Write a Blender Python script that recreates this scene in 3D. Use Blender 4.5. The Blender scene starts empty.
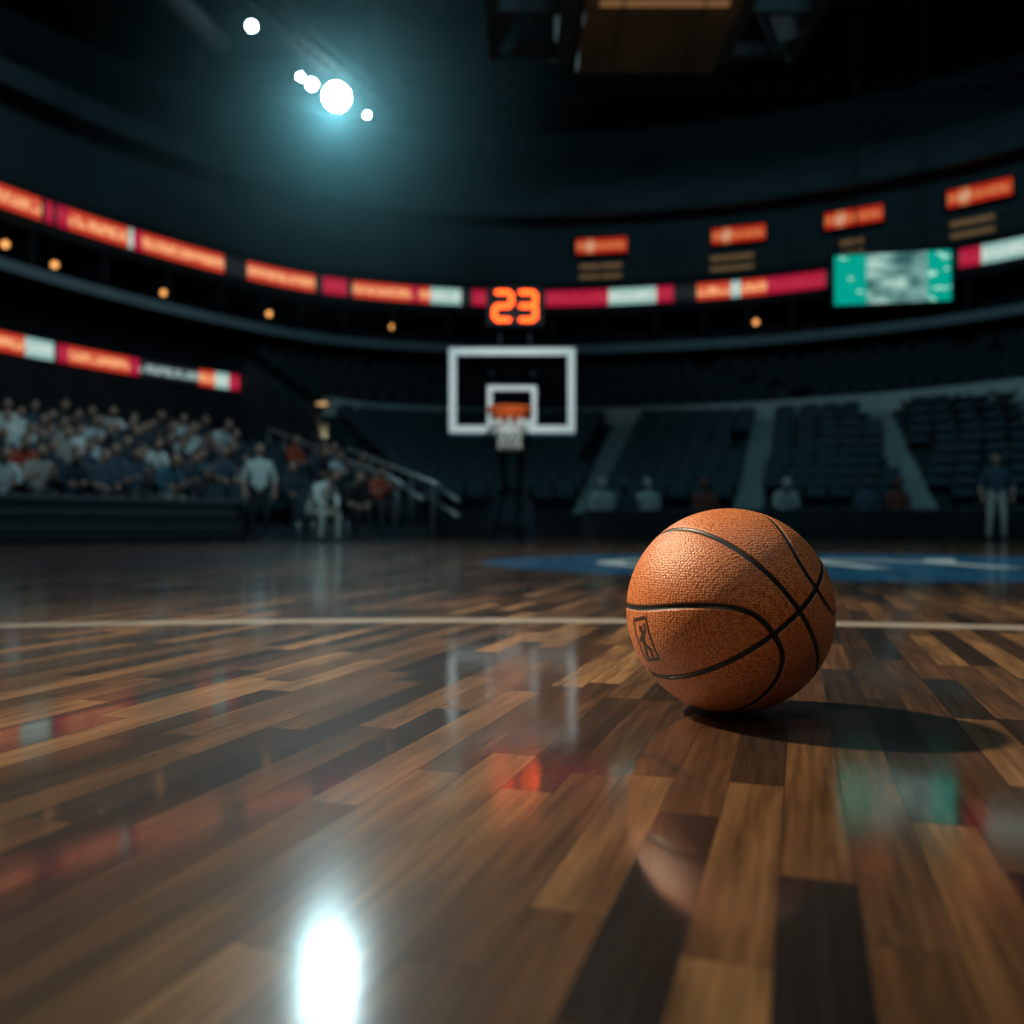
import bpy, bmesh, math, random
import numpy as np
from mathutils import Vector, Matrix
random.seed(7); np.random.seed(7)
F=900.0; CAMZ=0.21
scene=bpy.context.scene
scene.view_settings.view_transform='Standard'
scene.view_settings.look='None'

# ------------------------------------------------------------------ helpers
def link(o,parent=None):
    scene.collection.objects.link(o)
    if parent: o.parent=parent
    return o
def empty(name,loc=(0,0,0)):
    e=bpy.data.objects.new(name,None); e.location=loc; e.empty_display_size=.2
    return link(e)
def mesh_obj(name,bm,mats,parent=None,smooth=False,loc=(0,0,0)):
    me=bpy.data.meshes.new(name); bm.normal_update(); bm.to_mesh(me); bm.free()
    for m in mats: me.materials.append(m)
    if smooth:
        for p in me.polygons: p.use_smooth=True
    o=bpy.data.objects.new(name,me); o.location=loc
    return link(o,parent)
def box(bm,c,s,mi=0,rot=0.0,R=None):
    M3=R if R is not None else Matrix.Rotation(rot,3,'Z')
    vs=[]
    for z in(-.5,.5):
        for y in(-.5,.5):
            for x in(-.5,.5):
                vs.append(bm.verts.new(Vector(c)+M3@Vector((x*s[0],y*s[1],z*s[2]))))
    for f in((0,2,3,1),(4,5,7,6),(0,1,5,4),(2,6,7,3),(0,4,6,2),(1,3,7,5)):
        fc=bm.faces.new([vs[i] for i in f]); fc.material_index=mi
def tube(bm,pts,rad,mi=0,n=8,cap=True,flat=1.0):
    pts=[Vector(p) for p in pts]
    if not hasattr(rad,'__len__'): rad=[rad]*len(pts)
    rings=[]
    for i,p in enumerate(pts):
        a=pts[max(i-1,0)]; b=pts[min(i+1,len(pts)-1)]
        t=(b-a).normalized()
        up=Vector((0,0,1)) if abs(t.z)<.95 else Vector((0,1,0))
        x=t.cross(up).normalized(); y=x.cross(t)
        rings.append([bm.verts.new(p+(x*math.cos(2*math.pi*k/n)+y*math.sin(2*math.pi*k/n)*flat)*rad[i]) for k in range(n)])
    for i in range(len(rings)-1):
        for k in range(n):
            f=bm.faces.new((rings[i][k],rings[i][(k+1)%n],rings[i+1][(k+1)%n],rings[i+1][k])); f.material_index=mi; f.smooth=True
    if cap:
        f=bm.faces.new(rings[0][::-1]); f.material_index=mi
        f=bm.faces.new(rings[-1]); f.material_index=mi
def ellipsoid(bm,c,s,mi=0,seg=14,rings=10,R=None,fn=None):
    r=bmesh.ops.create_uvsphere(bm,u_segments=seg,v_segments=rings,radius=1)
    for v in r['verts']:
        p=Vector(v.co)
        if fn: p=fn(p)
        p=Vector((p.x*s[0],p.y*s[1],p.z*s[2]))
        if R is not None: p=R@p
        v.co=p+Vector(c)
    fs=set()
    for v in r['verts']:
        for f in v.link_faces: fs.add(f)
    for f in fs: f.material_index=mi; f.smooth=True

class NT:
    def __init__(s,name):
        s.m=bpy.data.materials.new(name); s.m.use_nodes=True; s.nt=s.m.node_tree; s.nt.nodes.clear()
        s.out=s.nt.nodes.new('ShaderNodeOutputMaterial')
    def n(s,t,**k):
        nd=s.nt.nodes.new(t)
        for a,b in k.items(): setattr(nd,a,b)
        return nd
    def set(s,sock,v):
        if isinstance(v,bpy.types.NodeSocket): s.nt.links.new(v,sock)
        else:
            if hasattr(sock.default_value,'__len__') and not hasattr(v,'__len__'): v=[v]*len(sock.default_value)
            if hasattr(v,'__len__') and len(v)==3 and len(sock.default_value)==4: v=(*v,1)
            sock.default_value=v
    def M(s,op,a,b=None,c=None):
        nd=s.n('ShaderNodeMath',operation=op)
        s.set(nd.inputs[0],a)
        if b is not None: s.set(nd.inputs[1],b)
        if c is not None: s.set(nd.inputs[2],c)
        return nd.outputs[0]
    def mix(s,f,a,b,bt='MIX'):
        nd=s.n('ShaderNodeMix',data_type='RGBA',blend_type=bt)
        s.set(nd.inputs[0],f); s.set(nd.inputs[6],a); s.set(nd.inputs[7],b); return nd.outputs[2]
    def comb(s,x,y,z=0.0):
        nd=s.n('ShaderNodeCombineXYZ'); s.set(nd.inputs[0],x); s.set(nd.inputs[1],y); s.set(nd.inputs[2],z); return nd.outputs[0]
    def noise(s,vec,scale,detail=3,rough=.5):
        nd=s.n('ShaderNodeTexNoise'); s.set(nd.inputs['Vector'],vec); nd.inputs['Scale'].default_value=scale
        nd.inputs['Detail'].default_value=detail; nd.inputs['Roughness'].default_value=rough; return nd.outputs[0]
    def ramp(s,f,stops,interp='LINEAR'):
        nd=s.n('ShaderNodeValToRGB'); cr=nd.color_ramp; cr.interpolation=interp
        while len(cr.elements)<len(stops): cr.elements.new(.5)
        for e,(p,c) in zip(cr.elements,stops): e.position=p; e.color=(*c,1)
        s.set(nd.inputs[0],f); return nd.outputs[0]
    def bsdf(s,**k):
        b=s.n('ShaderNodeBsdfPrincipled')
        for a,v in k.items(): s.set(b.inputs[a.replace('_',' ')],v)
        s.nt.links.new(b.outputs[0],s.out.inputs[0]); return b
    def coord(s,w='Object'): return s.n('ShaderNodeTexCoord').outputs[w]

def mat(name,col,rough=.6,var=.25,scale=4,metal=0,spec=.5,bump=0):
    t=NT(name); n=t.noise(t.coord(),scale,4)
    lo=[c*(1-var) for c in col]; hi=[c*(1+var) for c in col]
    c=t.ramp(n,[(.3,lo),(.7,hi)])
    b=t.bsdf(Base_Color=c,Roughness=rough,Metallic=metal)
    b.inputs['Specular IOR Level'].default_value=spec
    if bump:
        bp=t.n('ShaderNodeBump'); bp.inputs['Strength'].default_value=bump; t.set(bp.inputs['Height'],n)
        t.nt.links.new(bp.outputs[0],b.inputs['Normal'])
    return t.m
def emis(name,col,st):
    t=NT(name); n=t.noise(t.coord(),3,1)
    c=t.mix(n,[x*.92 for x in col],col)
    e=t.n('ShaderNodeEmission'); t.set(e.inputs[0],c); e.inputs[1].default_value=st
    t.nt.links.new(e.outputs[0],t.out.inputs[0]); return t.m

# ------------------------------------------------------------------ materials
M_conc=mat('dark_concrete',(.035,.05,.054),.8,.3,1.5)
M_black=mat('black_paint',(.010,.014,.017),.7,.3,2,spec=.2)
M_band=mat('concourse_concrete',(.40,.45,.44),.8,.12,2)
M_stair=mat('stair_concrete',(.24,.29,.29),.8,.15,3)
M_edge=mat('balcony_edge',(.15,.20,.22),.6,.1,2)
M_seat=mat('seat_plastic',(.026,.052,.064),.6,.3,6,spec=.25)
M_terr=mat('terrace_concrete',(.022,.037,.044),.85,.3,2,spec=.2)
M_rail=mat('rail_steel',(.35,.4,.4),.35,.1,8,metal=.6)
M_white=mat('white_frame_paint',(.84,.88,.86),.45,.04,6)
M_orange=mat('rim_orange',(1,.15,.03),.6,.08,10,spec=.2)
M_net=mat('net_cord',(.95,.9,.82),.8,.1,30)
M_pad=mat('pad_vinyl_dark',(.006,.012,.018),.6,.2,5,spec=.2)
M_wall=mat('upper_wall',(.036,.060,.068),.85,.25,.6)
M_roof=mat('roof_deck',(.012,.016,.018),.9,.3,.8)
M_steel=mat('dark_steel',(.03,.035,.04),.5,.2,4,metal=.5)

# ------------------------------------------------------------------ floor
TH=math.radians(17.7)
def floor_material():
    t=NT('hardwood_planks'); sp=t.n('ShaderNodeSeparateXYZ'); t.set(sp.inputs[0],t.coord())
    x,y=sp.outputs[0],sp.outputs[1]
    along=t.M('ADD',t.M('MULTIPLY',x,math.sin(TH)),t.M('MULTIPLY',y,math.cos(TH)))
    across=t.M('SUBTRACT',t.M('MULTIPLY',x,math.cos(TH)),t.M('MULTIPLY',y,math.sin(TH)))
    r=t.M('DIVIDE',t.M('ADD',across,.013),.044); row=t.M('FLOOR',r); rf=t.M('FRACT',r)
    wn=t.n('ShaderNodeTexWhiteNoise',noise_dimensions='1D'); t.set(wn.inputs['W'],row)
    v=t.M('ADD',t.M('DIVIDE',along,t.M('MULTIPLY_ADD',wn.outputs[0],.25,.28)),t.M('MULTIPLY',wn.outputs[0],9.7)); col=t.M('FLOOR',v); vf=t.M('FRACT',v)
    w2=t.n('ShaderNodeTexWhiteNoise',noise_dimensions='2D'); t.set(w2.inputs['Vector'],t.comb(row,col))
    rnd=w2.outputs[0]; sc=t.n('ShaderNodeSeparateColor'); t.set(sc.inputs[0],w2.outputs[1])
    base=t.ramp(rnd,[(0,(.018,.014,.013)),(.2,(.050,.027,.016)),(.48,(.115,.057,.025)),(.78,(.20,.105,.042)),(1,(.38,.215,.09))])
    g=t.noise(t.comb(t.M('MULTIPLY',across,150),t.M('MULTIPLY',along,7),t.M('MULTIPLY',rnd,40)),1,6,.65)
    g2=t.noise(t.comb(t.M('MULTIPLY',across,30),t.M('MULTIPLY',along,5),t.M('MULTIPLY',sc.outputs[1],40)),1,4,.55)
    gr=t.ramp(g,[(.3,(.42,.40,.38)),(.65,(1.2,1.17,1.15))]); gr2=t.ramp(g2,[(.3,(.55,.53,.51)),(.7,(1.25,1.25,1.25))])
    base=t.mix(1,base,gr,'MULTIPLY'); base=t.mix(1,base,gr2,'MULTIPLY')
    e1=t.M('LESS_THAN',t.M('MINIMUM',rf,t.M('SUBTRACT',1,rf)),.014)
    e2=t.M('LESS_THAN',t.M('MINIMUM',vf,t.M('SUBTRACT',1,vf)),.002)
    gap=t.M('MAXIMUM',e1,e2)
    base=t.mix(t.M('MULTIPLY',gap,.75),base,(.008,.005,.004))
    dx=t.M('SUBTRACT',x,2.1); dy=t.M('SUBTRACT',y,5.9)
    rr=t.M('SQRT',t.M('ADD',t.M('MULTIPLY',dx,dx),t.M('MULTIPLY',dy,dy)))
    circ=t.M('LESS_THAN',rr,2.3)
    base=t.mix(t.M('MULTIPLY',circ,.98),base,(.02,.23,.52))
    a0=-2.07*math.cos(TH)-3.63*math.sin(TH)
    ap=t.M('MULTIPLY',t.M('LESS_THAN',across,a0),t.M('LESS_THAN',y,8.6))
    base=t.mix(t.M('MULTIPLY',ap,.92),base,(.012,.016,.02))
    dx=t.M('SUBTRACT',x,-.1); dy=t.M('SUBTRACT',y,-2.4)
    rr=t.M('SQRT',t.M('ADD',t.M('MULTIPLY',dx,dx),t.M('MULTIPLY',dy,dy)))
    ln=t.M('LESS_THAN',t.M('ABSOLUTE',t.M('SUBTRACT',rr,4.5)),.055)
    base=t.mix(t.M('MULTIPLY',ln,.9),base,(.50,.47,.42))
    rough=t.M('MULTIPLY_ADD',g,.2,.38)
    b=t.bsdf(Base_Color=base,Roughness=rough)
    b.inputs['Specular IOR Level'].default_value=.3
    b.inputs['Coat Weight'].default_value=1.0
    t.set(b.inputs['Coat Roughness'],t.M('MULTIPLY_ADD',sc.outputs[0],.08,.07))
    b.inputs['Coat IOR'].default_value=1.85
    bp=t.n('ShaderNodeBump'); bp.inputs['Strength'].default_value=.25; bp.inputs['Distance'].default_value=.0006
    h=t.M('ADD',t.M('MULTIPLY',g,.35),t.M('MULTIPLY',gap,-1.5)); t.set(bp.inputs['Height'],h)
    t.nt.links.new(bp.outputs[0],b.inputs['Normal'])
    wv=t.noise(t.comb(t.M('MULTIPLY',across,16),t.M('MULTIPLY',along,5),t.M('MULTIPLY',rnd,5)),1,2,.5)
    bp2=t.n('ShaderNodeBump'); bp2.inputs['Strength'].default_value=.28; bp2.inputs['Distance'].default_value=.001
    t.set(bp2.inputs['Height'],wv); t.nt.links.new(bp2.outputs[0],b.inputs['Coat Normal'])
    return t.m
bm=bmesh.new()
vs=[bm.verts.new(p) for p in((-30,-9,0),(32,-9,0),(32,45,0),(-30,45,0))]; bm.faces.new(vs)
mesh_obj('floor',bm,[floor_material()])
cu=bpy.data.curves.new('court_lettering','FONT'); cu.body='CITY'; cu.size=2.3; cu.align_x='CENTER'; cu.align_y='CENTER'; cu.offset=.05
to=bpy.data.objects.new('court_lettering_tmp',cu); link(to)
bpy.context.view_layer.update()
me=bpy.data.meshes.new_from_object(to.evaluated_get(bpy.context.evaluated_depsgraph_get()))
bpy.data.objects.remove(to); me.materials.clear(); me.materials.append(mat('court_white_paint',(.45,.6,.66),.35,.1,5))
lo=bpy.data.objects.new('court_lettering',me); lo.location=(1.8,5.6,.0012); lo.scale=(.52,.9,1); link(lo)

# ------------------------------------------------------------------ ball
BR=.1175
BALL=Vector((.2510,1.045,BR))
bpy.ops.mesh.primitive_ico_sphere_add(subdivisions=8,radius=1,location=BALL)
ball=bpy.context.object; ball.name='basketball'; me=ball.data; me.name='basketball'
nv=len(me.vertices); co=np.empty(nv*3); me.vertices.foreach_get('co',co); co=co.reshape(-1,3)
co/=np.linalg.norm(co,axis=1)[:,None]
T=(Vector((0,0,CAMZ))-BALL).normalized(); R=Vector((0,0,1)).cross(T).normalized(); U=T.cross(R)
def fr(a,b,c):
    v=(R*a+U*b+T*c); v.normalize(); return np.array(v)
C_=fr(.615,0,.788); tA=fr(.60,.64,-.47); tA=tA-C_*(tA@C_); tA/=np.linalg.norm(tA); nA=np.cross(C_,tA)
a=co@C_; b=co@tA; c=co@nA
th=np.arccos(np.clip(np.abs(b),0,1)); ph=np.arctan2(np.abs(c),np.abs(a))
X=th*np.cos(ph)+1e-6; Y=th*np.sin(ph)+1e-6; A1=math.radians(71); B1=math.radians(40); n=2.5
G=((X/A1)**n+(Y/B1)**n)**(1/n)
gx=G**(1-n)*X**(n-1)/A1**n; gy=G**(1-n)*Y**(n-1)/B1**n
dl=np.abs(G-1)/np.sqrt(gx*gx+gy*gy)
d=np.minimum(np.minimum(np.abs(np.arcsin(np.clip(c,-1,1))),np.abs(np.arcsin(np.clip(b,-1,1)))),dl)
L=fr(-.78,-.30,.55); ex=np.array(U.cross(Vector(L)).normalized()); ey=np.cross(L,ex)
front=(co@L)>.5; mx=co@ex; my=co@ey; ca,sa=math.cos(.12),math.sin(.12); mx,my=mx*ca+my*sa,-mx*sa+my*ca
hw,hh=.125,.2
def seg(p,q,r):
    p=np.array(p);q=np.array(q);dd=q-p; tt=np.clip(((mx-p[0])*dd[0]+(my-p[1])*dd[1])/(dd@dd),0,1)
    return r-np.hypot(mx-p[0]-tt*dd[0],my-p[1]-tt*dd[1])
mk=.018-np.maximum(np.abs(np.abs(mx)-hw)*(np.abs(my)<hh)+9*(np.abs(my)>=hh),0)
mk2=.018-(np.abs(np.abs(my)-hh)+9*(np.abs(mx)>=hw))
mark=np.maximum(mk,mk2)
for s_ in[((0,.03),(-.01,-.04),.036),((-.01,-.04),(-.06,-.16),.028),((0,-.05),(.06,-.1),.024),((.06,-.1),(.04,-.17),.02),((0,.04),(.07,.08),.02),((.07,.08),(.08,.14),.018),((-.01,.04),(-.07,.0),.02),((.0,.1),(.001,.11),.033)]:
    mark=np.maximum(mark,seg(*s_))
mark=np.where(front,mark,-1)
w=.027
gro=np.clip(1-(d/(w*1.25))**2,0,1)
rr=BR*(1-.014*gro)
co2=co*rr[:,None]
me.vertices.foreach_set('co',co2.ravel())
for nm,arr in(('seam',d),('mark',mark)):
    at=me.attributes.new(nm,'FLOAT','POINT'); at.data.foreach_set('value',arr.astype(np.float32))
for p in me.polygons: p.use_smooth=True
me.update()
t=NT('pebbled_leather')
at=t.n('ShaderNodeAttribute'); at.attribute_name='seam'; at2=t.n('ShaderNodeAttribute'); at2.attribute_name='mark'
sm=t.n('ShaderNodeMapRange'); t.set(sm.inputs[0],at.outputs['Fac']); sm.inputs[1].default_value=w*.85; sm.inputs[2].default_value=w*1.1; sm.inputs[3].default_value=1; sm.inputs[4].default_value=0
mm=t.n('ShaderNodeMapRange'); t.set(mm.inputs[0],at2.outputs['Fac']); mm.inputs[1].default_value=-.003; mm.inputs[2].default_value=.003
obc=t.coord()
vo=t.n('ShaderNodeTexVoronoi'); vo.inputs['Scale'].default_value=370; vo.inputs['Randomness'].default_value=.5; t.set(vo.inputs['Vector'],obc)
ns=t.noise(obc,14,4)
lc=t.ramp(ns,[(.3,(.68,.225,.075)),(.7,(.81,.305,.115))])
lc=t.mix(t.ramp(vo.outputs['Distance'],[(.3,(0,0,0)),(.7,(1,1,1))]),lc,(.36,.085,.022))
lc=t.mix(t.M('MULTIPLY',mm.outputs[0],.95),lc,(.015,.008,.008))
lc=t.mix(sm.outputs[0],lc,(.006,.012,.016))
bb=t.bsdf(Base_Color=lc,Roughness=.45)
bp=t.n('ShaderNodeBump'); bp.inputs['Distance'].default_value=.0008; bp.inputs['Strength'].default_value=.8
hgt=t.M('MULTIPLY',t.M('SUBTRACT',1,vo.outputs['Distance']),t.M('SUBTRACT',1,sm.outputs[0])); t.set(bp.inputs['Height'],hgt)
t.nt.links.new(bp.outputs[0],bb.inputs['Normal'])
me.materials.clear(); me.materials.append(t.m)

# ------------------------------------------------------------------ arena plan curve
CP=[(-15.2,-9),(-15.2,-4),(-15.1,6),(-14.3,15),(-12.2,21.5),(-8.9,26.7),(-5.5,29.6),(0,31),(5.5,30.3),(9.9,28.6),(14.4,25.3),(18,20),(20,12),(20.5,2),(20.5,-5),(20.5,-9)]
P=[]
for i in range(1,len(CP)-2):
    p0,p1,p2,p3=[np.array(CP[j],float) for j in(i-1,i,i+1,i+2)]
    for k in range(16):
        s=k/16; P.append(.5*((2*p1)+(-p0+p2)*s+(2*p0-5*p1+4*p2-p3)*s*s+(-p0+3*p1-3*p2+p3)*s**3))
P=np.array(P); Tn=np.gradient(P,axis=0); Tn/=np.linalg.norm(Tn,axis=1)[:,None]; Nn=np.stack([-Tn[:,1],Tn[:,0]],1)
def at_az(px,off):
    r=(px-512)/F; Q=P+Nn*off; ok=Q[:,1]>5; Q=Q[ok]; N_=Nn[ok]; ra=Q[:,0]/Q[:,1]
    return np.array([np.interp(r,ra,Q[:,0]),np.interp(r,ra,Q[:,1])]),np.array([np.interp(r,ra,N_[:,0]),np.interp(r,ra,N_[:,1])])
def loft(name,prof,mats,mi=None,i0=0,i1=None,parent=None,cap=False):
    i1=len(P) if i1 is None else i1
    bm=bmesh.new(); rows=[]
    for i in range(i0,i1):
        rows.append([bm.verts.new((P[i,0]+Nn[i,0]*o,P[i,1]+Nn[i,1]*o,z)) for o,z in prof])
    for a,b in zip(rows[:-1],rows[1:]):
        for k in range(len(prof)-1):
            f=bm.faces.new((a[k],b[k],b[k+1],a[k+1])); f.material_index=mi[k] if mi else 0
    if cap:
        for rw in(rows[0],rows[-1]):
            bt=[bm.verts.new((rw[-1].co.x,rw[-1].co.y,0)),bm.verts.new((rw[0].co.x,rw[0].co.y,0))]
            bm.faces.new(rw+bt)
    return mesh_obj(name,bm,mats,parent)
iband=int(np.argmin(np.abs((P+Nn*-4.8)[:,0]/(P+Nn*-4.8)[:,1]-(322-512)/F)+1000*((P+Nn*-4.8)[:,1]<5)))
ibr=int(np.argmax(((P[:,1]<14)&(P[:,0]>0))))
prof=[(-4.8,3.27),(-4.8,3.75),(-4.3,3.75)]; mi=[1,1]
o,z=-4.3,3.75
prof.append((o,3.5)); mi.append(0)
for k in range(5):
    prof+= [(o+.62,3.5+.33*k),(o+.62,3.5+.33*(k+1))]; mi+=[0,0]; o+=.62
prof+=[(0,5.15),(0,6.05)]; mi+=[0,0]
loft('mid_tier_terrace',prof,[M_terr,M_band],mi,iband,ibr,cap=True)
loft('wall_left',[(-.8,0),(-.8,4.85),(0,4.85),(0,6.1)],[M_black],None,0,iband+1)
loft('balcony_slab',[(0,6.0),(-1.5,6.0),(-1.5,6.22),(-1.35,6.22),(-1.35,6.3),(1.5,6.3),(1.5,7.7)],[M_black,M_edge],[0,1,1,1,0,0])
loft('ribbon_fascia_slab',[(1.5,7.65),(0,7.65),(0,8.75),(1.5,8.75),(1.5,11.4)],[M_black,M_wall],[0,0,0,1])
loft('upper_deck_terrace',[(1.5,11.3),(.6,11.3),(.6,11.9),(1,11.9)]+sum([[(1+.9*k,11.6+.45*k+.45),(1.9+.9*k,11.6+.45*k+.45)] for k in range(8)],[])+[(8.2,17.6)],[M_wall])
bm=bmesh.new()
for i in range(20,len(P)-5,5):
    for off,z0,z1,wd in((.75,6.3,7.65,1.4),):
        p=P[i]+Nn[i]*off; box(bm,(p[0],p[1],(z0+z1)/2),(.12,wd,z1-z0),0,math.atan2(Tn[i,1],Tn[i,0]))
mesh_obj('suite_partitions',bm,[M_black])
M_warm=emis('suite_window_glow',(1,.62,.3),.11); M_dim=emis('suite_window_dim',(.3,.5,.5),.012); M_lamp=emis('suite_lamp',(1,.42,.12),1.7)
bm=bmesh.new()
for px in range(590,1120,22):
    p,nn=at_az(px,1.44); rot=math.atan2(nn[1],nn[0])-math.pi/2
    near=any(abs(px-q)<20 for q in(602,740,855,983))
    for zz,h in((9.72,.16),(9.35,.14)):
        box(bm,(p[0],p[1],zz),(.72,.04,h),0 if near else 1,rot)
mesh_obj('suite_windows',bm,[M_warm,M_dim])
bm=bmesh.new()
for px,z in((2,7.15),(52,7.0),(162,7.0),(268,7.05),(392,7.1),(757,7.1)):
    p,nn=at_az(px,.2); ellipsoid(bm,(p[0],p[1],z),(.09,.09,.09),0,10,8)
    tube(bm,[(p[0],p[1],z+.08),(p[0],p[1],7.65)],.02,1,6)
mesh_obj('suite_pendant_lamps',bm,[M_lamp,M_black])

# ------------------------------------------------------------------ LED ribbons
def led(name,bg,fg,st,textscale=1.0):
    t=NT(name); uv=t.n('ShaderNodeUVMap'); sp=t.n('ShaderNodeSeparateXYZ'); t.set(sp.inputs[0],uv.outputs[0])
    u,v=sp.outputs[0],sp.outputs[1]
    inb=t.M('LESS_THAN',t.M('ABSOLUTE',t.M('SUBTRACT',v,.5)),.24)
    ltr=t.M('GREATER_THAN',t.noise(t.comb(t.M('MULTIPLY',u,9),t.M('MULTIPLY',v,2.5)),1,1),.42)
    m=t.M('MULTIPLY',inb,ltr)
    e=t.n('ShaderNodeEmission'); t.set(e.inputs[0],t.mix(m,bg,fg)); e.inputs[1].default_value=st
    t.nt.links.new(e.outputs[0],t.out.inputs[0]); return t.m
LED=[led('led_orange',(.62,.05,.025),(1,.42,.19),.92),led('led_magenta',(.45,.010,.045),(.55,.03,.07),.85),
     led('led_white',(.36,.62,.56),(.7,.85,.76),.8),led('led_dark',(.01,.012,.014),(.015,.02,.02),1),
     led('led_caption',(.01,.014,.016),(.34,.45,.45),.8)]
def ribbon(name,segs,off,z0,z1):
    bm=bmesh.new(); uvl=bm.loops.layers.uv.new('UVMap'); s=0
    for a,b,k in segs:
        n_=max(1,int((b-a)/12)); xs=np.linspace(a,b,n_+1)
        for x0,x1 in zip(xs[:-1],xs[1:]):
            p,_=at_az(x0,off); q,_=at_az(x1,off); L_=np.linalg.norm(q-p)
            f=bm.faces.new([bm.verts.new((*p,z0)),bm.verts.new((*q,z0)),bm.verts.new((*q,z1)),bm.verts.new((*p,z1))])
            f.material_index=k
            for lp,uv in zip(f.loops,((s,0),(s+L_,0),(s+L_,1),(s,1))): lp[uvl].uv=uv
            s+=L_
    return mesh_obj(name,bm,LED)
ribbon('led_ribbon_board',[(-400,-300,0),(-300,-250,1),(-250,-120,0),(-120,-60,2),(-60,38,0),(38,42,3),(42,50,1),(50,54,3),(54,66,1),(66,126,0),(126,131,2),(131,140,1),(140,222,0),(222,246,3),(246,314,0),(314,322,3),(322,346,1),(346,352,3),(352,411,0),(411,419,1),(419,430,0),(430,461,2),(461,472,3),(472,486,1),(486,546,3),(546,562,1),(562,609,1),(609,657,2),(657,674,1),(674,698,3),(698,732,0),(732,742,2),(742,768,0),(768,780,1),(780,827,1),(827,962,3),(962,984,1),(984,1060,2),(1060,1120,0),(1120,1250,1)],-.06,7.92,8.48)
ribbon('led_lower_ribbon_board',[(-300,-100,0),(-100,-50,1),(-50,8,0),(8,23,0),(23,52,2),(52,56,3),(56,67,1),(67,128,0),(128,138,1),(138,198,4),(198,214,0),(214,228,2),(228,257,1)],-.88,4.3,4.76)
bm=bmesh.new(); uvl=bm.loops.layers.uv.new('UVMap')
for px,zc in((602,10.38),(740,10.42),(856,10.45),(983,10.45),(1120,10.45)):
    p,nn=at_az(px,1.25); tt=np.array([nn[1],-nn[0]]); rot=math.atan2(tt[1],tt[0])
    box(bm,(p[0],p[1],zc),(1.95,.1,.66),1,rot)
    s=0
    for a,b,k in((-.9,-.55,0),(-.55,-.25,3),(-.25,.9,0)):
        q=[(p[0]+tt[0]*g-nn[0]*.06,p[1]+tt[1]*g-nn[1]*.06) for g in(a,b)]
        f=bm.faces.new([bm.verts.new((*q[0],zc-.27)),bm.verts.new((*q[1],zc-.27)),bm.verts.new((*q[1],zc+.27)),bm.verts.new((*q[0],zc+.27))])
        f.material_index=2 if k==3 else 0
        for lp,uv in zip(f.loops,((a,0),(b,0),(b,1),(a,1))): lp[uvl].uv=uv
mesh_obj('suite_sign_boards',bm,[led('sign_orange',(.7,.035,.015),(.95,.25,.09),.6),M_black,led('sign_mark',(.8,.2,.08),(.95,.6,.35),.65)])
t=NT('video_picture'); uv=t.n('ShaderNodeUVMap'); sp=t.n('ShaderNodeSeparateXYZ'); t.set(sp.inputs[0],uv.outputs[0]); u,v=sp.outputs[0],sp.outputs[1]
nz=t.noise(uv.outputs[0],4,3)
gray=t.ramp(nz,[(.35,(.03,.1,.1)),(.5,(.14,.3,.27)),(.65,(.4,.6,.52))])
teal=t.ramp(t.noise(t.comb(t.M('MULTIPLY',u,10),t.M('MULTIPLY',v,6)),1,1),[(.5,(.0,.32,.24)),(.62,(.02,.42,.31)),(.66,(.4,.75,.62))],'CONSTANT')
side=t.M('GREATER_THAN',t.M('ABSOLUTE',t.M('SUBTRACT',u,.54)),.26)
cc=t.mix(side,gray,teal)
e=t.n('ShaderNodeEmission'); t.set(e.inputs[0],cc); e.inputs[1].default_value=1.1; t.nt.links.new(e.outputs[0],t.out.inputs[0])
p,nn=at_az(893,-1.0); zc=(530-278)/F*p[1]+CAMZ
dirv=np.array([-p[0]*.45,-p[1]]); dirv/=np.linalg.norm(dirv); tt=np.array([-dirv[1],dirv[0]])
rot=math.atan2(tt[1],tt[0]); W=110/F*p[1]; H=50/F*p[1]
bm=bmesh.new(); uvl=bm.loops.layers.uv.new('UVMap'); box(bm,(p[0],p[1],zc),(W+.2,.3,H+.16),1,rot)
q=p+dirv*.16
f=bm.faces.new([bm.verts.new((q[0]+tt[0]*sx*W/2,q[1]+tt[1]*sx*W/2,zc+sz*H/2)) for sx,sz in((-1,-1),(1,-1),(1,1),(-1,1))])
for lp,uv_ in zip(f.loops,((0,0),(1,0),(1,1),(0,1))): lp[uvl].uv=uv_
for sx in(-.3,.3): tube(bm,[(p[0]+tt[0]*W*sx,p[1]+tt[1]*W*sx,zc+H/2),(p[0]+tt[0]*W*sx,p[1]+tt[1]*W*sx,17.4)],.03,1,6)
mesh_obj('video_screen',bm,[t.m,M_black])

# ------------------------------------------------------------------ lower bowl with aisles
TOPX=[318,625,765,880,1000,1150,1350]; FRX=[412,580,745,925,1100,1280,1500]
DF=np.array([(-9,21.2),(-3,21.2),(0,21.2),(5,21),(9,20.4),(13,19),(17.5,15),(19,10)],float)
def dfront(px):
    r=(px-512)/F; return np.array([np.interp(r,DF[:,0]/DF[:,1],DF[:,0]),np.interp(r,DF[:,0]/DF[:,1],DF[:,1])])
NR=10
def bowl(pxt,s):
    a=dfront(np.interp(pxt,TOPX,FRX)); b,_=at_az(pxt,-4.8)
    return a*(1-s)+b*s
aisles=[(612,636),(754,776),(870,893),(1010,1036),(1160,1190)]
us=sorted(set(list(np.linspace(318,1300,60))+[x for a in aisles for x in a]))
bm=bmesh.new(); rows=[]
for ux in us:
    col=[]; p=bowl(ux,0); col.append((*p,0)); col.append((*p,.6))
    for k in range(NR):
        z=.6+k*.267; q=bowl(ux,(k+1)/NR); col.append((*q,z)); col.append((*q,z+.267))
    rows.append([bm.verts.new(c_) for c_ in col])
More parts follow.
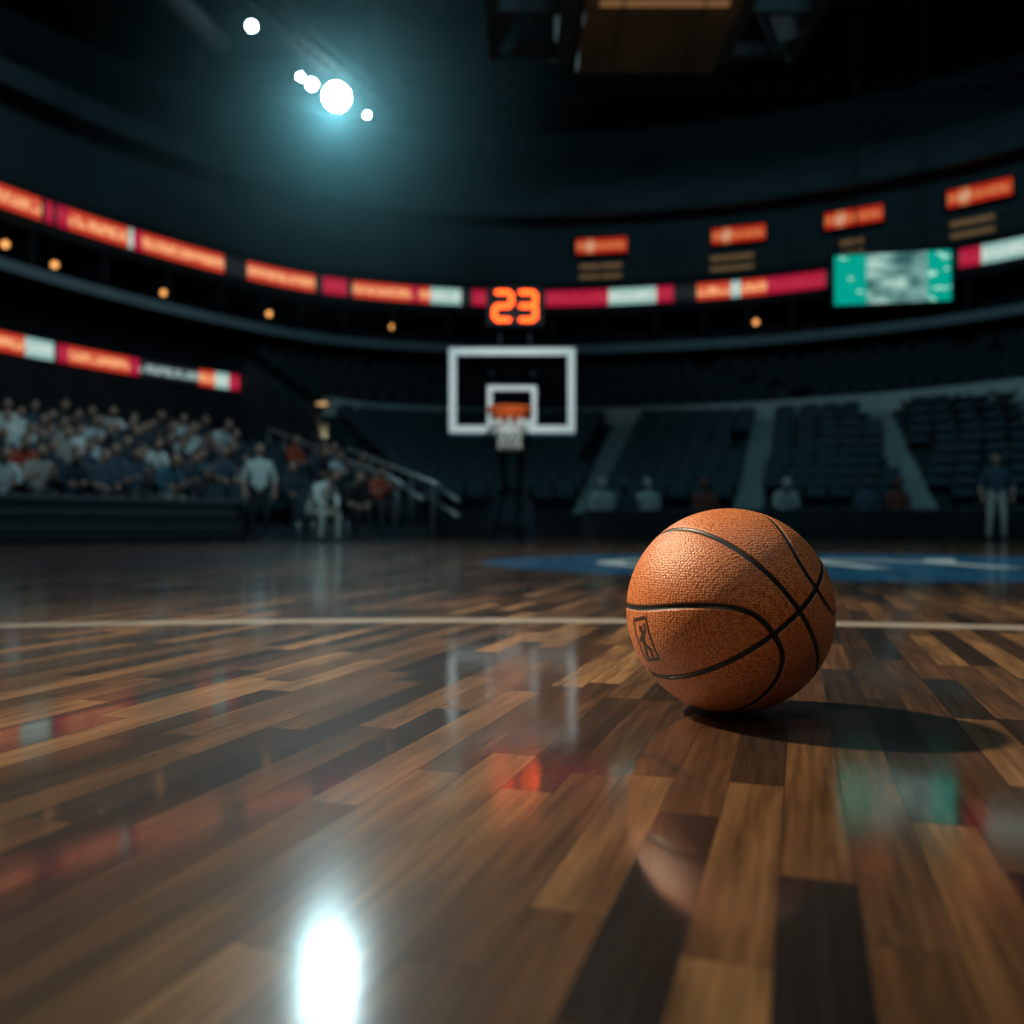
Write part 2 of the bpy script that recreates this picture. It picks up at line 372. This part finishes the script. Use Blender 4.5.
for i,(a_,b_) in enumerate(zip(rows[:-1],rows[1:])):
    mid=(us[i]+us[i+1])/2; ai=any(x<mid<y for x,y in aisles)
    for k in range(len(a_)-1):
        f=bm.faces.new((a_[k],b_[k],b_[k+1],a_[k+1])); f.material_index=(1 if ai and k>0 else (2 if k==0 else 0))
r0=rows[0]; bm.faces.new(r0+[bm.verts.new((r0[-1].co.x,r0[-1].co.y,0))])
for x,y in aisles:
    for k in range(NR):
        p=bowl((x+y)/2,(k+.78)/NR); q0=bowl(x,(k+.78)/NR); q1=bowl(y,(k+.78)/NR)
        wd=np.linalg.norm(q1-q0); rt=math.atan2(q1[1]-q0[1],q1[0]-q0[0])
        box(bm,(p[0],p[1],.6+k*.267+.067),(wd*.98,.24,.13),1,rt)
mesh_obj('lower_bowl_terrace',bm,[M_terr,M_stair,M_black])
def add_seat(bm,p,z,rot,mi=0):
    Rz=Matrix.Rotation(rot,3,'Z'); P0=Vector((p[0],p[1],z))
    def B(c,s,rx=0):
        box(bm,P0+Rz@Vector(c),s,mi,R=Rz@Matrix.Rotation(rx,3,'X'))
    B((0,-.02,.40),(.44,.40,.05)); B((0,.20,.62),(.44,.045,.42),-.15); B((0,.1,.2),(.08,.1,.38))
    B((-.245,0,.5),(.035,.3,.04)); B((.245,0,.5),(.035,.3,.04))
bm=bmesh.new()
for k in range(NR):
    uu=np.linspace(322,1280,300); pts=[bowl(q_,(k+.62)/NR) for q_ in uu]
    acc=0
    for i in range(1,len(pts)):
        acc+=np.linalg.norm(pts[i]-pts[i-1])
        if acc>=.53:
            acc-=.53
            if any(x-5<uu[i]<y+5 for x,y in aisles): continue
            tt=pts[i]-pts[i-1]; add_seat(bm,pts[i],.6+k*.267,math.atan2(tt[1],tt[0]))
mesh_obj('lower_bowl_seats',bm,[M_seat])
bm=bmesh.new()
for k in range(5):
    acc=0; off=-4.3+.62*k+.38
    Q=P+Nn*off; fine=[]
    for i in range(iband,ibr-1):
        for j in range(6): fine.append((Q[i]*(1-j/6)+Q[i+1]*j/6,Tn[i]))
    cnt=0
    for i in range(1,len(fine)):
        acc+=np.linalg.norm(fine[i][0]-fine[i-1][0])
        if acc>.53:
            acc-=.53; cnt+=1
            if cnt%14==0: continue
            add_seat(bm,fine[i][0],3.5+.33*k,math.atan2(fine[i][1][1],fine[i][1][0]))
mesh_obj('mid_tier_seats',bm,[mat('mid_seat_plastic',(.014,.024,.03),.7,.3,6,spec=.2)])

# ------------------------------------------------------------------ left stand
F0=np.array([-9.5,13.0]); u_=np.array([.712,.702]); n_=np.array([-.702,.712]); SL=10.68
def SP(s,o): return F0+u_*s+n_*o
ZR=lambda k:.3+.23*k
S0=lambda k:-1.5+.5*k
bm=bmesh.new()
for k in range(8):
    s0=S0(k); c=SP((s0+SL)/2,.8*k+.4); box(bm,(c[0],c[1],ZR(k)/2),(SL-s0,.8,ZR(k)),0,math.atan2(u_[1],u_[0]))
mesh_obj('side_stand_terrace',bm,[M_terr])
bm=bmesh.new(); srot=math.atan2(u_[1],u_[0]); spots=[]
for k in range(7):
    s=S0(k)+.3
    while s<SL-.5:
        p=SP(s,.8*k+.48); add_seat(bm,p,ZR(k),srot); spots.append((k,s,p)); s+=.54
mesh_obj('side_stand_seats',bm,[M_seat])
bm=bmesh.new()
for ds,h in((.12,1.0),(.12,.6),(-.9,1.0)):
    pts=[]
    for k in range(8):
        p=SP(SL+ds,.8*k); pts.append((p[0],p[1],ZR(k)+h))
    p=SP(SL+ds,-.9); pts.insert(0,(p[0],p[1],h*.85)); tube(bm,pts,.035,0,8)
    if h==1.0:
        for k in range(0,8): p=SP(SL+ds,.8*k); tube(bm,[(p[0],p[1],0 if ds>0 else ZR(k)),(p[0],p[1],ZR(k)+h)],.02,0,6)
mesh_obj('stand_handrail',bm,[M_rail])
bm=bmesh.new()
c=SP(2.2,-.75); box(bm,(c[0],c[1],.72),(6.8,.6,.04),1,srot)
c=SP(2.2,-1.0); box(bm,(c[0],c[1],.36),(6.7,.04,.66),0,srot); box(bm,(c[0]+.02,c[1]-.03,.5),(6.6,.03,.025),1,srot); box(bm,(c[0]+.02,c[1]-.03,.25),(6.6,.03,.02),1,srot)
for s in(-1,.2,1.4,2.6,3.8,5):
    p=SP(s,-.75); box(bm,(p[0],p[1],.35),(.05,.5,.7),0,srot)
mesh_obj('scorer_table',bm,[M_black,mat('table_trim',(.08,.11,.12),.6,.1,4)])
bm=bmesh.new(); wl=P[iband]+Nn[iband]*-4.95
box(bm,(wl[0]-.1,wl[1]-.05,3.62),(.5,.12,.12),1,math.atan2(Tn[iband,1],Tn[iband,0])); ellipsoid(bm,(wl[0]-.1,wl[1]-.1,3.54),(.16,.05,.05),0)
mesh_obj('tunnel_wall_lamp',bm,[emis('tunnel_lamp_glow',(1,.6,.3),.8),M_black])

# ------------------------------------------------------------------ people
M_skin=mat('skin',(.42,.24,.17),.55,.1,8); M_hair=mat('hair_dark',(.02,.014,.01),.6,.3,30); M_shoe=mat('shoe',(.05,.05,.05),.5,.2,9)
def shirt_random(name,stops):
    t=NT(name); oi=t.n('ShaderNodeObjectInfo'); c=t.ramp(oi.outputs['Random'],stops,'CONSTANT'); t.bsdf(Base_Color=c,Roughness=.8); return t.m
M_crowd=shirt_random('crowd_shirt',[(0,(.015,.03,.045)),(.34,(.5,.56,.56)),(.46,(.03,.06,.09)),(.62,(.33,.30,.26)),(.70,(.42,.06,.03)),(.76,(.72,.72,.68)),(.86,(.04,.12,.16))])
M_crowdp=shirt_random('crowd_trousers',[(0,(.015,.02,.03)),(.5,(.05,.05,.05)),(.8,(.2,.19,.16))])
RAD=dict(pelvis=.145,waist=.13,chest=.15,neck=.06,headb=.055,shL=.075,shR=.075,elL=.05,elR=.05,wrL=.033,wrR=.033,hipL=.1,hipR=.1,knL=.065,knR=.065,anL=.045,anR=.045,toL=.04,toR=.04)
BON=[('pelvis','waist',0),('waist','chest',0),('chest','neck',0),('neck','headb',2)]
for s in'LR': BON+=[('chest','sh'+s,0),('sh'+s,'el'+s,0),('el'+s,'wr'+s,3),('pelvis','hip'+s,1),('hip'+s,'kn'+s,1),('kn'+s,'an'+s,1),('an'+s,'to'+s,4)]
def person_mesh(name,J,sleeve='skin',sub=1,look=0.0,hairlong=False):
    J={k:Vector(v) for k,v in J.items()}; names=list(J); idx={n:i for i,n in enumerate(names)}
    me=bpy.data.meshes.new('t'); me.from_pydata([J[n] for n in names],[(idx[a],idx[b]) for a,b,_ in BON],[])
    ob=bpy.data.objects.new('t',me); link(ob)
    sk=ob.modifiers.new('s','SKIN'); sk.use_smooth_shade=True
    for n,i in idx.items():
        r=RAD[n]; me.skin_vertices[0].data[i].radius=(r*(1.15 if n in('chest','waist','pelvis') else 1),r*.95)
        me.skin_vertices[0].data[i].use_root=(n=='pelvis')
    ss=ob.modifiers.new('b','SUBSURF'); ss.levels=sub
    bpy.context.view_layer.update()
    ev=bpy.data.meshes.new_from_object(ob.evaluated_get(bpy.context.evaluated_depsgraph_get()))
    bpy.data.objects.remove(ob)
    bm=bmesh.new(); bm.from_mesh(ev); bpy.data.meshes.remove(ev)
    def dseg(p,a,b):
        ab=b-a; t=max(0,min(1,(p-a).dot(ab)/ab.dot(ab))); return (p-a-ab*t).length
    for f in bm.faces:
        c=f.calc_center_median(); best=min(BON,key=lambda B:dseg(c,J[B[0]],J[B[1]])-.5*(RAD[B[0]]+RAD[B[1]])*.6)
        k=best[2]
        if k==3: k=2 if sleeve=='skin' else 0
        f.material_index=k; f.smooth=True
    hc=J['headb']+(J['headb']-J['neck']).normalized()*.10; Rh=Matrix.Rotation(look,3,'Z')
    def hf(p):
        q=p.copy()
        if q.z<0: q.x*=1+.25*q.z; q.y*=1+.1*q.z
        if q.y<-.85 and abs(q.x)<.3 and -.35<q.z<.15: q.y*=1.2
        return q
    ellipsoid(bm,hc,(.078,.095,.118),2,16,12,Rh,hf)
    ellipsoid(bm,hc+Rh@Vector((0,.022,.03)),(.085,.092,.105 if not hairlong else .15),5,14,10,Rh)
    for sx in(-1,1):
        ellipsoid(bm,hc+Rh@Vector((sx*.08,0,-.01)),(.012,.022,.032),2,8,6,Rh)
        ellipsoid(bm,hc+Rh@Vector((sx*.03,-.088,.005)),(.012,.008,.008),5,8,6,Rh)
    ellipsoid(bm,hc+Rh@Vector((0,-.104,-.02)),(.012,.018,.02),2,8,6,Rh)
    ellipsoid(bm,hc+Rh@Vector((0,-.088,-.058)),(.024,.008,.007),5,8,6,Rh)
    for s,sg in(('L',1),('R',-1)):
        w=J['wr'+s]; d=(w-J['el'+s]).normalized(); side=d.cross(Vector((0,1,0)) if abs(d.y)<.8 else Vector((0,0,1))).normalized()*sg
        nrm=side.cross(d).normalized()
        tube(bm,[w-d*.01,w+d*.03,w+d*.075,w+d*.09],[.028,.038,.04,.03],2,8)
        for j,(o,l) in enumerate(((-.03,.075),(-.01,.085),(.01,.08),(.028,.06))):
            b0=w+d*.08+side*o; tube(bm,[b0,b0+d*l*.5,b0+d*l*.85+nrm*l*.3],[.0095,.009,.007],2,6)
        b0=w+d*.03+side*-.03; tube(bm,[b0,b0-side*.025+d*.03,b0-side*.03+d*.06],[.012,.011,.008],2,6)
    m=bpy.data.meshes.new(name); bm.normal_update(); bm.to_mesh(m); bm.free()
    return m
def stand(armout=.0,step=.0):
    return dict(pelvis=(0,0,.98),waist=(0,0,1.12),chest=(0,0,1.33),neck=(0,0,1.48),headb=(0,-.015,1.56),
     shL=(.19,0,1.41),elL=(.25+armout,.02,1.13),wrL=(.25+armout*.5,-.08,.88),shR=(-.19,0,1.41),elR=(-.25-armout,.02,1.13),wrR=(-.25-armout*.3,-.1,.9),
     hipL=(.1,0,.9),knL=(.12,-.02-step,.5),anL=(.13,.02,.09),toL=(.15,-.14,.045),hipR=(-.1,0,.9),knR=(-.12,-.02,.5),anR=(-.14,.03+step,.09),toR=(-.16,-.13+step,.045))
def sit(lean=.05,arm=0,spread=.14):
    h=.57
    return dict(pelvis=(0,.05,h),waist=(0,.05-lean*.3,h+.15),chest=(0,.05-lean*.9,h+.36),neck=(0,.04-lean*1.3,h+.5),headb=(0,.02-lean*1.6,h+.58),
     shL=(.19,.05-lean,h+.43),elL=(.24,-.05-lean,h+.18),wrL=(.13,-.28-lean*.5,h+.11+arm),shR=(-.19,.05-lean,h+.43),elR=(-.24,-.05-lean,h+.18),wrR=(-.13,-.28-lean*.5,h+.11+arm*.6),
     hipL=(.1,.0,h-.03),knL=(spread,-.42,h-.04),anL=(spread,-.40,.09),toL=(spread+.02,-.56,.045),hipR=(-.1,.0,h-.03),knR=(-spread,-.42,h-.04),anR=(-spread,-.38,.09),toR=(-spread-.02,-.54,.045))
def put(name,me,mats,loc,rot,sc=1,parent=None):
    if not me.materials:
        for m_ in mats: me.materials.append(m_)
    o=bpy.data.objects.new(name,me); o.location=loc; o.rotation_euler=(0,0,rot); o.scale=(sc,sc,sc); return link(o,parent)
crowd=empty('seated_crowd')
cm=[M_crowd,M_crowdp,M_skin,M_skin,M_shoe,M_hair]
var=[person_mesh('spectator_a',sit(.04)),person_mesh('spectator_b',sit(.2,.05),'long',look=.4),person_mesh('spectator_c',sit(.1,.22),look=-.4,hairlong=True),person_mesh('spectator_d',sit(.0,0,.1),'long',look=.2)]
for k,s,p in spots:
    pr=.95 if s<7.6-.12*k else .55
    if k<=1 and s>4.8: pr=.25
    if s>9.6: pr=.3
    if k>=5 and s>8: pr=.1
    if random.random()<pr:
        put('spectator',random.choice(var),cm,(p[0],p[1],ZR(k)-.03),srot+random.uniform(-.25,.25),random.uniform(.95,1.06),crowd)
def chair(name,loc,rot):
    bm=bmesh.new()
    box(bm,(0,0,.44),(.46,.44,.06)); box(bm,(0,.22,.72),(.46,.05,.42))
    for sx in(-.2,.2):
        for sy in(-.18,.2): tube(bm,[(sx,sy,0),(sx,sy,.42)],.018,1,6)
    for sx in(-.2,.2): tube(bm,[(sx,.21,.42),(sx,.22,.9)],.018,1,6)
    o=mesh_obj(name,bm,[M_seat,M_rail]); o.location=loc; o.rotation_euler=(0,0,rot); return o
def cm_(n,c,v=.1): return mat(n,c,.8,v,12)
wht=cm_('white_cloth',(.8,.8,.74)); blk=cm_('black_cloth',(.008,.010,.013)); nav=cm_('navy_cloth',(.03,.06,.09)); kha=cm_('light_trousers',(.5,.48,.42)); gry=cm_('grey_cloth',(.5,.56,.54)); dgr=cm_('dim_cloth',(.3,.34,.34)); red=cm_('maroon_cloth',(.12,.03,.02))
put('referee',person_mesh('referee',stand(.03,.05),'skin',2,.3),[gry,blk,M_skin,M_skin,M_shoe,M_hair],(-4.5,16.0,0),.35,.98)
put('standing_official',person_mesh('official',stand(.06,.04),'skin',2,-.3),[nav,kha,M_skin,M_skin,M_shoe,M_hair],(9.75,18.1,0),-.4,.98)
def sitter(name,me,mats,x,y,rot):
    chair('courtside_chair',(x,y,0),rot); put(name,me,mats,(x,y,-.02),rot)
coach=person_mesh('coach',sit(.3,-.05,.2),'long',2,.2)
sitter('seated_coach',coach,[wht,kha,M_skin,M_skin,M_shoe,M_hair],-3.6,16.4,.95)
sitter('seated_player',person_mesh('player',sit(.15),'skin',2),[blk,blk,M_skin,M_skin,M_shoe,M_hair],-3.1,17.3,.8)
for px,y,mt,i in((603,19.9,dgr,0),(626,20,nav,1),(648,19.9,dgr,3),(705,19.9,red,0),(785,19.5,dgr,1),(868,19.5,nav,3),(898,19.5,red,0)):
    m_=var[i].copy(); m_.materials.clear()
    sitter('courtside_guest',m_,[mt,blk,M_skin,M_skin,M_shoe,M_hair],(px-512)/F*y,y,-.15)
bm=bmesh.new()
bp_=[(1.5,19.1),(3.4,19.05),(5.3,18.85),(7.2,18.55),(9.0,18.7)]
for a_,b_ in zip(bp_[:-1],bp_[1:]):
    c=((a_[0]+b_[0])/2,(a_[1]+b_[1])/2); L_=math.hypot(b_[0]-a_[0],b_[1]-a_[1]); rt=math.atan2(b_[1]-a_[1],b_[0]-a_[0])
    box(bm,(c[0],c[1],.33),(L_-.04,.08,.58),0,rt); box(bm,(c[0],c[1],.63),(L_-.04,.12,.03),1,rt)
    for e_ in(-.4,.4): box(bm,(c[0]+math.cos(rt)*L_*e_,c[1]+math.sin(rt)*L_*e_+.1,.02),(.08,.5,.04),0,rt)
mesh_obj('courtside_board',bm,[M_black,mat('board_trim',(.04,.055,.06),.6,.1,4)])

# ------------------------------------------------------------------ hoop
hoop=empty('basketball_hoop',(0,15,0))
bz=2.54; BW,BH=2.10,1.42
bm=bmesh.new(); ft=.12
box(bm,(0,0,bz+BH/2-ft/2),(BW,.06,ft)); box(bm,(0,0,bz-BH/2+ft/2),(BW,.06,ft)); box(bm,(-BW/2+ft/2,0,bz),(ft,.06,BH-2*ft)); box(bm,(BW/2-ft/2,0,bz),(ft,.06,BH-2*ft))
iw,ih,it=.82,.66,.08; iz=2.29
box(bm,(0,-.012,iz+ih/2-it/2),(iw,.03,it)); box(bm,(0,-.012,iz-ih/2+it/2),(iw,.03,it)); box(bm,(-iw/2+it/2,-.012,iz),(it,.03,ih-2*it)); box(bm,(iw/2-it/2,-.012,iz),(it,.03,ih-2*it))
mesh_obj('backboard_frame',bm,[M_white],hoop)
t=NT('backboard_glass'); g=t.n('ShaderNodeBsdfGlossy'); g.inputs['Roughness'].default_value=.1; tr=t.n('ShaderNodeBsdfTransparent'); tr.inputs[0].default_value=(.7,.82,.87,1)
mx_=t.n('ShaderNodeMixShader'); mx_.inputs[0].default_value=.05; t.nt.links.new(tr.outputs[0],mx_.inputs[1]); t.nt.links.new(g.outputs[0],mx_.inputs[2]); t.nt.links.new(mx_.outputs[0],t.out.inputs[0])
bm=bmesh.new(); box(bm,(0,.01,bz),(BW-2*ft,.015,BH-2*ft)); mesh_obj('backboard_glass',bm,[t.m],hoop)
bm=bmesh.new(); box(bm,(0,0,bz-BH/2-.025),(BW+.04,.1,.05)); mesh_obj('backboard_padding',bm,[mat('edge_padding_blue',(.01,.05,.07),.5,.1,5)],hoop)
rz=2.15; RC=(-.04,-.52); RR=.34
bm=bmesh.new()
tube(bm,[(RC[0]+RR*math.cos(a),RC[1]+RR*math.sin(a),rz) for a in np.linspace(0,2*math.pi,33)],.034,0,10,False)
box(bm,(RC[0],-.12,rz),(.32,.2,.06)); box(bm,(RC[0],-.05,rz-.03),(.38,.04,.26))
tube(bm,[(-.2,-.05,rz-.14),(-.24,-.25,rz)],.018); tube(bm,[(.12,-.05,rz-.14),(.16,-.25,rz)],.018)
mesh_obj('rim',bm,[M_orange],hoop)
bm=bmesh.new(); nn_=10; lv=[(RR*.98,0),(RR*.86,.13),(RR*.68,.27),(RR*.56,.40),(RR*.52,.52),(RR*.60,.63)]
for j in range(nn_):
    for dr in(1,-1):
        pts=[]
        for l,(r_,dz) in enumerate(lv):
            a=2*math.pi*(j+dr*l*.5)/nn_; pts.append((RC[0]+r_*math.cos(a),RC[1]+r_*math.sin(a),rz-.02-dz))
        tube(bm,pts[:2],.010,1,5); tube(bm,pts[1:],.011,0,5)
mesh_obj('net',bm,[M_net,M_orange],hoop)
bm=bmesh.new()
for sx in(-.35,.35):
    tube(bm,[(sx,.06,bz+.3),(sx*.5,1.2,bz-.2),(sx*.4,3.2,1.0)],.05,0,8); tube(bm,[(sx,.06,bz-.45),(sx*.5,1.4,1.4),(sx*.4,3.2,.8)],.04,0,8)
box(bm,(0,3.7,.4),(.9,1.5,.8)); box(bm,(0,2.9,.5),(.7,.2,1.0),1); box(bm,(0,.06,bz),(.9,.06,.08))
mesh_obj('stanchion',bm,[M_pad,M_pad],hoop)
sc_=empty('shot_clock',(.05,15.05,0)); cz=(530-306)/60+CAMZ
bm=bmesh.new(); box(bm,(0,0,cz),(.95,.22,.66)); bmesh.ops.bevel(bm,geom=bm.edges[:],offset=.02,segments=2,affect='EDGES')
box(bm,(-.25,.05,(cz+bz+BH/2)/2-.1),(.04,.04,cz-bz-BH/2)); box(bm,(.25,.05,(cz+bz+BH/2)/2-.1),(.04,.04,cz-bz-BH/2))
mesh_obj('clock_housing',bm,[M_pad],sc_)
SEG={'2':'abged','3':'abgcd'}
bm=bmesh.new()
def hexbar(cx,czz,hor,L_):
    h=.036
    pts=[(-L_/2,0),(-L_/2+h,h),(L_/2-h,h),(L_/2,0),(L_/2-h,-h),(-L_/2+h,-h)]
    if not hor: pts=[(b_,a_) for a_,b_ in pts][::-1]
    v1=[bm.verts.new((cx+a_,-.125,czz+b_)) for a_,b_ in pts]; bm.faces.new(v1)
    v2=[bm.verts.new((cx+a_,-.112,czz+b_)) for a_,b_ in pts]
    for i in range(6): bm.faces.new((v1[i],v1[(i+1)%6],v2[(i+1)%6],v2[i]))
dw,dh=.28,.46
for ch,cx in(('2',-.2),('3',.2)):
    for s in SEG[ch]:
        if s=='a': hexbar(cx,cz+dh/2,True,dw)
        if s=='g': hexbar(cx,cz,True,dw)
        if s=='d': hexbar(cx,cz-dh/2,True,dw)
        if s=='b': hexbar(cx+dw/2,cz+dh/4,False,dh/2)
        if s=='c': hexbar(cx+dw/2,cz-dh/4,False,dh/2)
        if s=='e': hexbar(cx-dw/2,cz-dh/4,False,dh/2)
mesh_obj('clock_digits',bm,[emis('clock_led',(1,.085,.012),5.0)],sc_)

# ------------------------------------------------------------------ ceiling, trusses, scoreboard
bm=bmesh.new(); vs=[bm.verts.new(p) for p in((-30,-9,17.6),(-30,45,17.6),(32,45,17.6),(32,-9,17.6))]; bm.faces.new(vs); mesh_obj('ceiling',bm,[M_roof])
bm=bmesh.new(); vs=[bm.verts.new(p) for p in((-30,-9,0),(-30,-9,17.6),(32,-9,17.6),(32,-9,0))]; bm.faces.new(vs); mesh_obj('wall_back',bm,[M_black])
def truss(bm,a,b,w=.5,mi=0,r=.035):
    a=Vector(a);b=Vector(b);d=(b-a); L_=d.length; d.normalize(); side=d.cross(Vector((0,0,1))).normalized()*w/2; up=Vector((0,0,w/2))
    cs=[side+up,side-up,-side-up,-side+up]
    for c in cs: tube(bm,[a+c,b+c],r,mi,6)
    nseg=int(L_/w)
    for i in range(nseg):
        p=a+d*(i*L_/nseg); q=a+d*((i+1)*L_/nseg)
        for j in range(4): tube(bm,[p+cs[j],q+cs[(j+1)%4]],r*.55,mi,4,False)
bm=bmesh.new()
for y in(14,20,26,32): truss(bm,(-22,y,16.3),(24,y,16.3),.9)
mesh_obj('roof_trusses',bm,[M_steel])
rig=empty('light_rig')
bm=bmesh.new(); truss(bm,(-7.6,18,12.9),(-3.6,27.2,12.9),.4,0,.025)
for p in((-7,19.4),(-4.2,25.8)): tube(bm,[(p[0],p[1],13.1),(p[0],p[1],17.5)],.03,0,6)
mesh_obj('rig_truss',bm,[M_black],rig)
M_spot=emis('spot_lens',(.78,.96,1),50); M_spot2=emis('flood_lens',(.78,.97,1),150)
bm=bmesh.new()
lamps=[((-4.19,25.8,12.21),.06,0),((-4.86,24.7,12.21),.34,1),((-5.39,24.0,12.21),.12,0),((-5.6,23.6,12.21),.07,0),((-6.2,21.2,12.21),.10,0)]
for (x,y,z),r,k in lamps:
    c=Vector((x,y,z)); d=(Vector((0,1.5,0))-c).normalized()
    tube(bm,[c-d*.5,c-d*.35,c-d*.02,c],[r*.6,r*.95,r*1.08,r*1.1],0,16)
    rot=d.to_track_quat('Z','Y').to_matrix()
    vs=[bm.verts.new(c+d*.01+rot@Vector((r*math.cos(a),r*math.sin(a),0))) for a in np.linspace(0,2*math.pi,24,endpoint=False)]
    f=bm.faces.new(vs); f.material_index=1+k
    tube(bm,[c-d*.3,Vector((x,y,12.75))],.03,0,6)
mesh_obj('spotlights',bm,[M_black,M_spot,M_spot2],rig)
bm=bmesh.new(); pts=[(-13.5,12,15.8),(-11.5,16,15.2),(-9.9,19,14.3),(-8.6,21.5,13.5),(-7.8,24,13.3)]
tube(bm,pts,.28,0,12); mesh_obj('air_duct',bm,[mat('duct_grey',(.10,.13,.14),.7,.1,3)])
sb=empty('center_scoreboard',(1.9,14,0))
bm=bmesh.new()
M_sbw=emis('scoreboard_underlight',(.9,.45,.18),.20); M_bronze=mat('scoreboard_panel',(.13,.09,.055),.6,.35,1.2)
box(bm,(.35,0,10.0),(3.0,3.0,3.4),0); box(bm,(.35,0,8.15),(2.3,2.3,.35),1); box(bm,(.35,-.9,7.965),(1.9,.14,.03),2)
for gx_ in(-.6,.6): box(bm,(.35+gx_,0,7.96),(.03,2.2,.03),0)
for sx in(-1.9,2.6):
    box(bm,(sx,0,9.2),(.16,2.8,1.9),0,R=Matrix.Rotation(.35 if sx<0 else -.35,3,'Y'))
    for sy in(-1,0,1): tube(bm,[(sx,sy,8.2),(sx*.6+.15,sy,10)],.05,0,6)
for y in(-1.3,0,1.3): box(bm,(.35,y,8.45),(5.0,.14,.22),0)
for sx in(-1,1): tube(bm,[(.35+sx,0,11.5),(.35+sx,0,17.5)],.06,0,6)
mesh_obj('scoreboard_body',bm,[M_conc,M_bronze,M_sbw],sb)
bm=bmesh.new(); ellipsoid(bm,(-1.5,-1.9,7.22),(.08,.08,.08)); tube(bm,[(-1.5,-1.9,7.26),(-1.5,-1.35,8.5)],.02,1,6); mesh_obj('scoreboard_lamp',bm,[emis('sb_lamp',(1,.75,.45),1.0),M_black],sb)
bpy.data.objects['scoreboard_lamp'].location=(0,0,.45)

# ------------------------------------------------------------------ haze around the rig
t=NT('arena_haze'); tcg=t.coord(); gl=t.n('ShaderNodeVectorMath',operation='LENGTH'); t.set(gl.inputs[0],tcg)
den=t.M('POWER',t.M('MAXIMUM',t.M('SUBTRACT',1,gl.outputs['Value']),0),1.1)
vs_=t.n('ShaderNodeVolumeScatter'); vs_.inputs['Color'].default_value=(.38,.86,.97,1); t.set(vs_.inputs['Density'],t.M('MULTIPLY',den,.045)); vs_.inputs['Anisotropy'].default_value=.2
t.nt.links.new(vs_.outputs[0],t.out.inputs['Volume'])
bpy.ops.mesh.primitive_uv_sphere_add(segments=32,ring_count=16,radius=1,location=(-4.6,23.5,11.4)); hz=bpy.context.object; hz.name='stage_haze'; hz.scale=(7,6.5,6)
hz.data.materials.append(t.m)

# ------------------------------------------------------------------ lights
def spot(name,loc,tgt,power,col,ang,rad=.3,blend=1.0):
    l=bpy.data.lights.new(name,'SPOT'); l.energy=power; l.color=col; l.spot_size=math.radians(ang); l.spot_blend=blend; l.shadow_soft_size=rad
    o=bpy.data.objects.new(name,l); o.location=loc; o.rotation_euler=(Vector(tgt)-Vector(loc)).to_track_quat('-Z','Y').to_euler(); return link(o)
def area(name,loc,tgt,power,col,size):
    l=bpy.data.lights.new(name,'AREA'); l.energy=power; l.color=col; l.size=size
    o=bpy.data.objects.new(name,l); o.location=loc; o.rotation_euler=(Vector(tgt)-Vector(loc)).to_track_quat('-Z','Y').to_euler(); return link(o)
d=Vector((-.61,.34,.715)).normalized()
spot('key_spotlight',Vector((.3,1.3,0))+d*12,(.6,1.75,0),11500,(1,.79,.53),18,.3)
spot('front_fill_spot',(-2.5,-5,8),(.25,1.1,0.1),600,(1,.76,.5),8,.5)  # added fill from behind the camera, lifts the ball's front
spot('court_fill_spot',(3,5,15),(1.2,7.2,0),4500,(1,.80,.57),44,.5)  # unseen fill added to brighten the court paint and mid floor
spot('hoop_fill_spot',(1,5,11),(0,15,2.3),4200,(.95,1,.98),18,.3)  # added off-frame fill that brightens backboard, rim and net
spot('crowd_fill_spot',(2,4,12),(-7.3,18,1.5),1750,(.72,.92,1),42,.5)  # unseen fill, sets how bright the side-stand crowd reads
spot('rig_flood',(-4.95,24.4,11.9),(-2,14,3),1100,(.45,.9,1),110,.35)
spot('scoreboard_fill_spot',(2.2,9,4.5),(2.25,14,8.2),70,(1,.62,.3),45,.2)  # added off-frame warm fill for the scoreboard underside, no fixture
spot('tunnel_light',(wl[0]-.1,wl[1]-.3,2.6),(wl[0]+.2,wl[1]+.1,3.6),40,(1,.6,.3),110,.05)
area('bowl_fill_lamp',(4,2,15.5),(6,26,4),740,(.40,.84,1),5)
area('bowl_fill_lamp',(-6,0,15.5),(-5,26,5),250,(.36,.84,1),5)
W_=bpy.data.worlds.new('world'); scene.world=W_; W_.use_nodes=True
W_.node_tree.nodes['Background'].inputs[0].default_value=(.15,.55,.7,1); W_.node_tree.nodes['Background'].inputs[1].default_value=.015

# ------------------------------------------------------------------ camera
cd=bpy.data.cameras.new('camera'); cd.lens=F/1024*36; cd.sensor_width=36; cam=bpy.data.objects.new('camera',cd); link(cam)
cam.location=(0,0,CAMZ); cam.rotation_euler=(math.radians(90)+math.atan(18/F),0,0)
cd.dof.use_dof=True; cd.dof.focus_distance=1.0; cd.dof.aperture_fstop=3.2; cd.clip_start=.01; cd.clip_end=200
scene.camera=cam
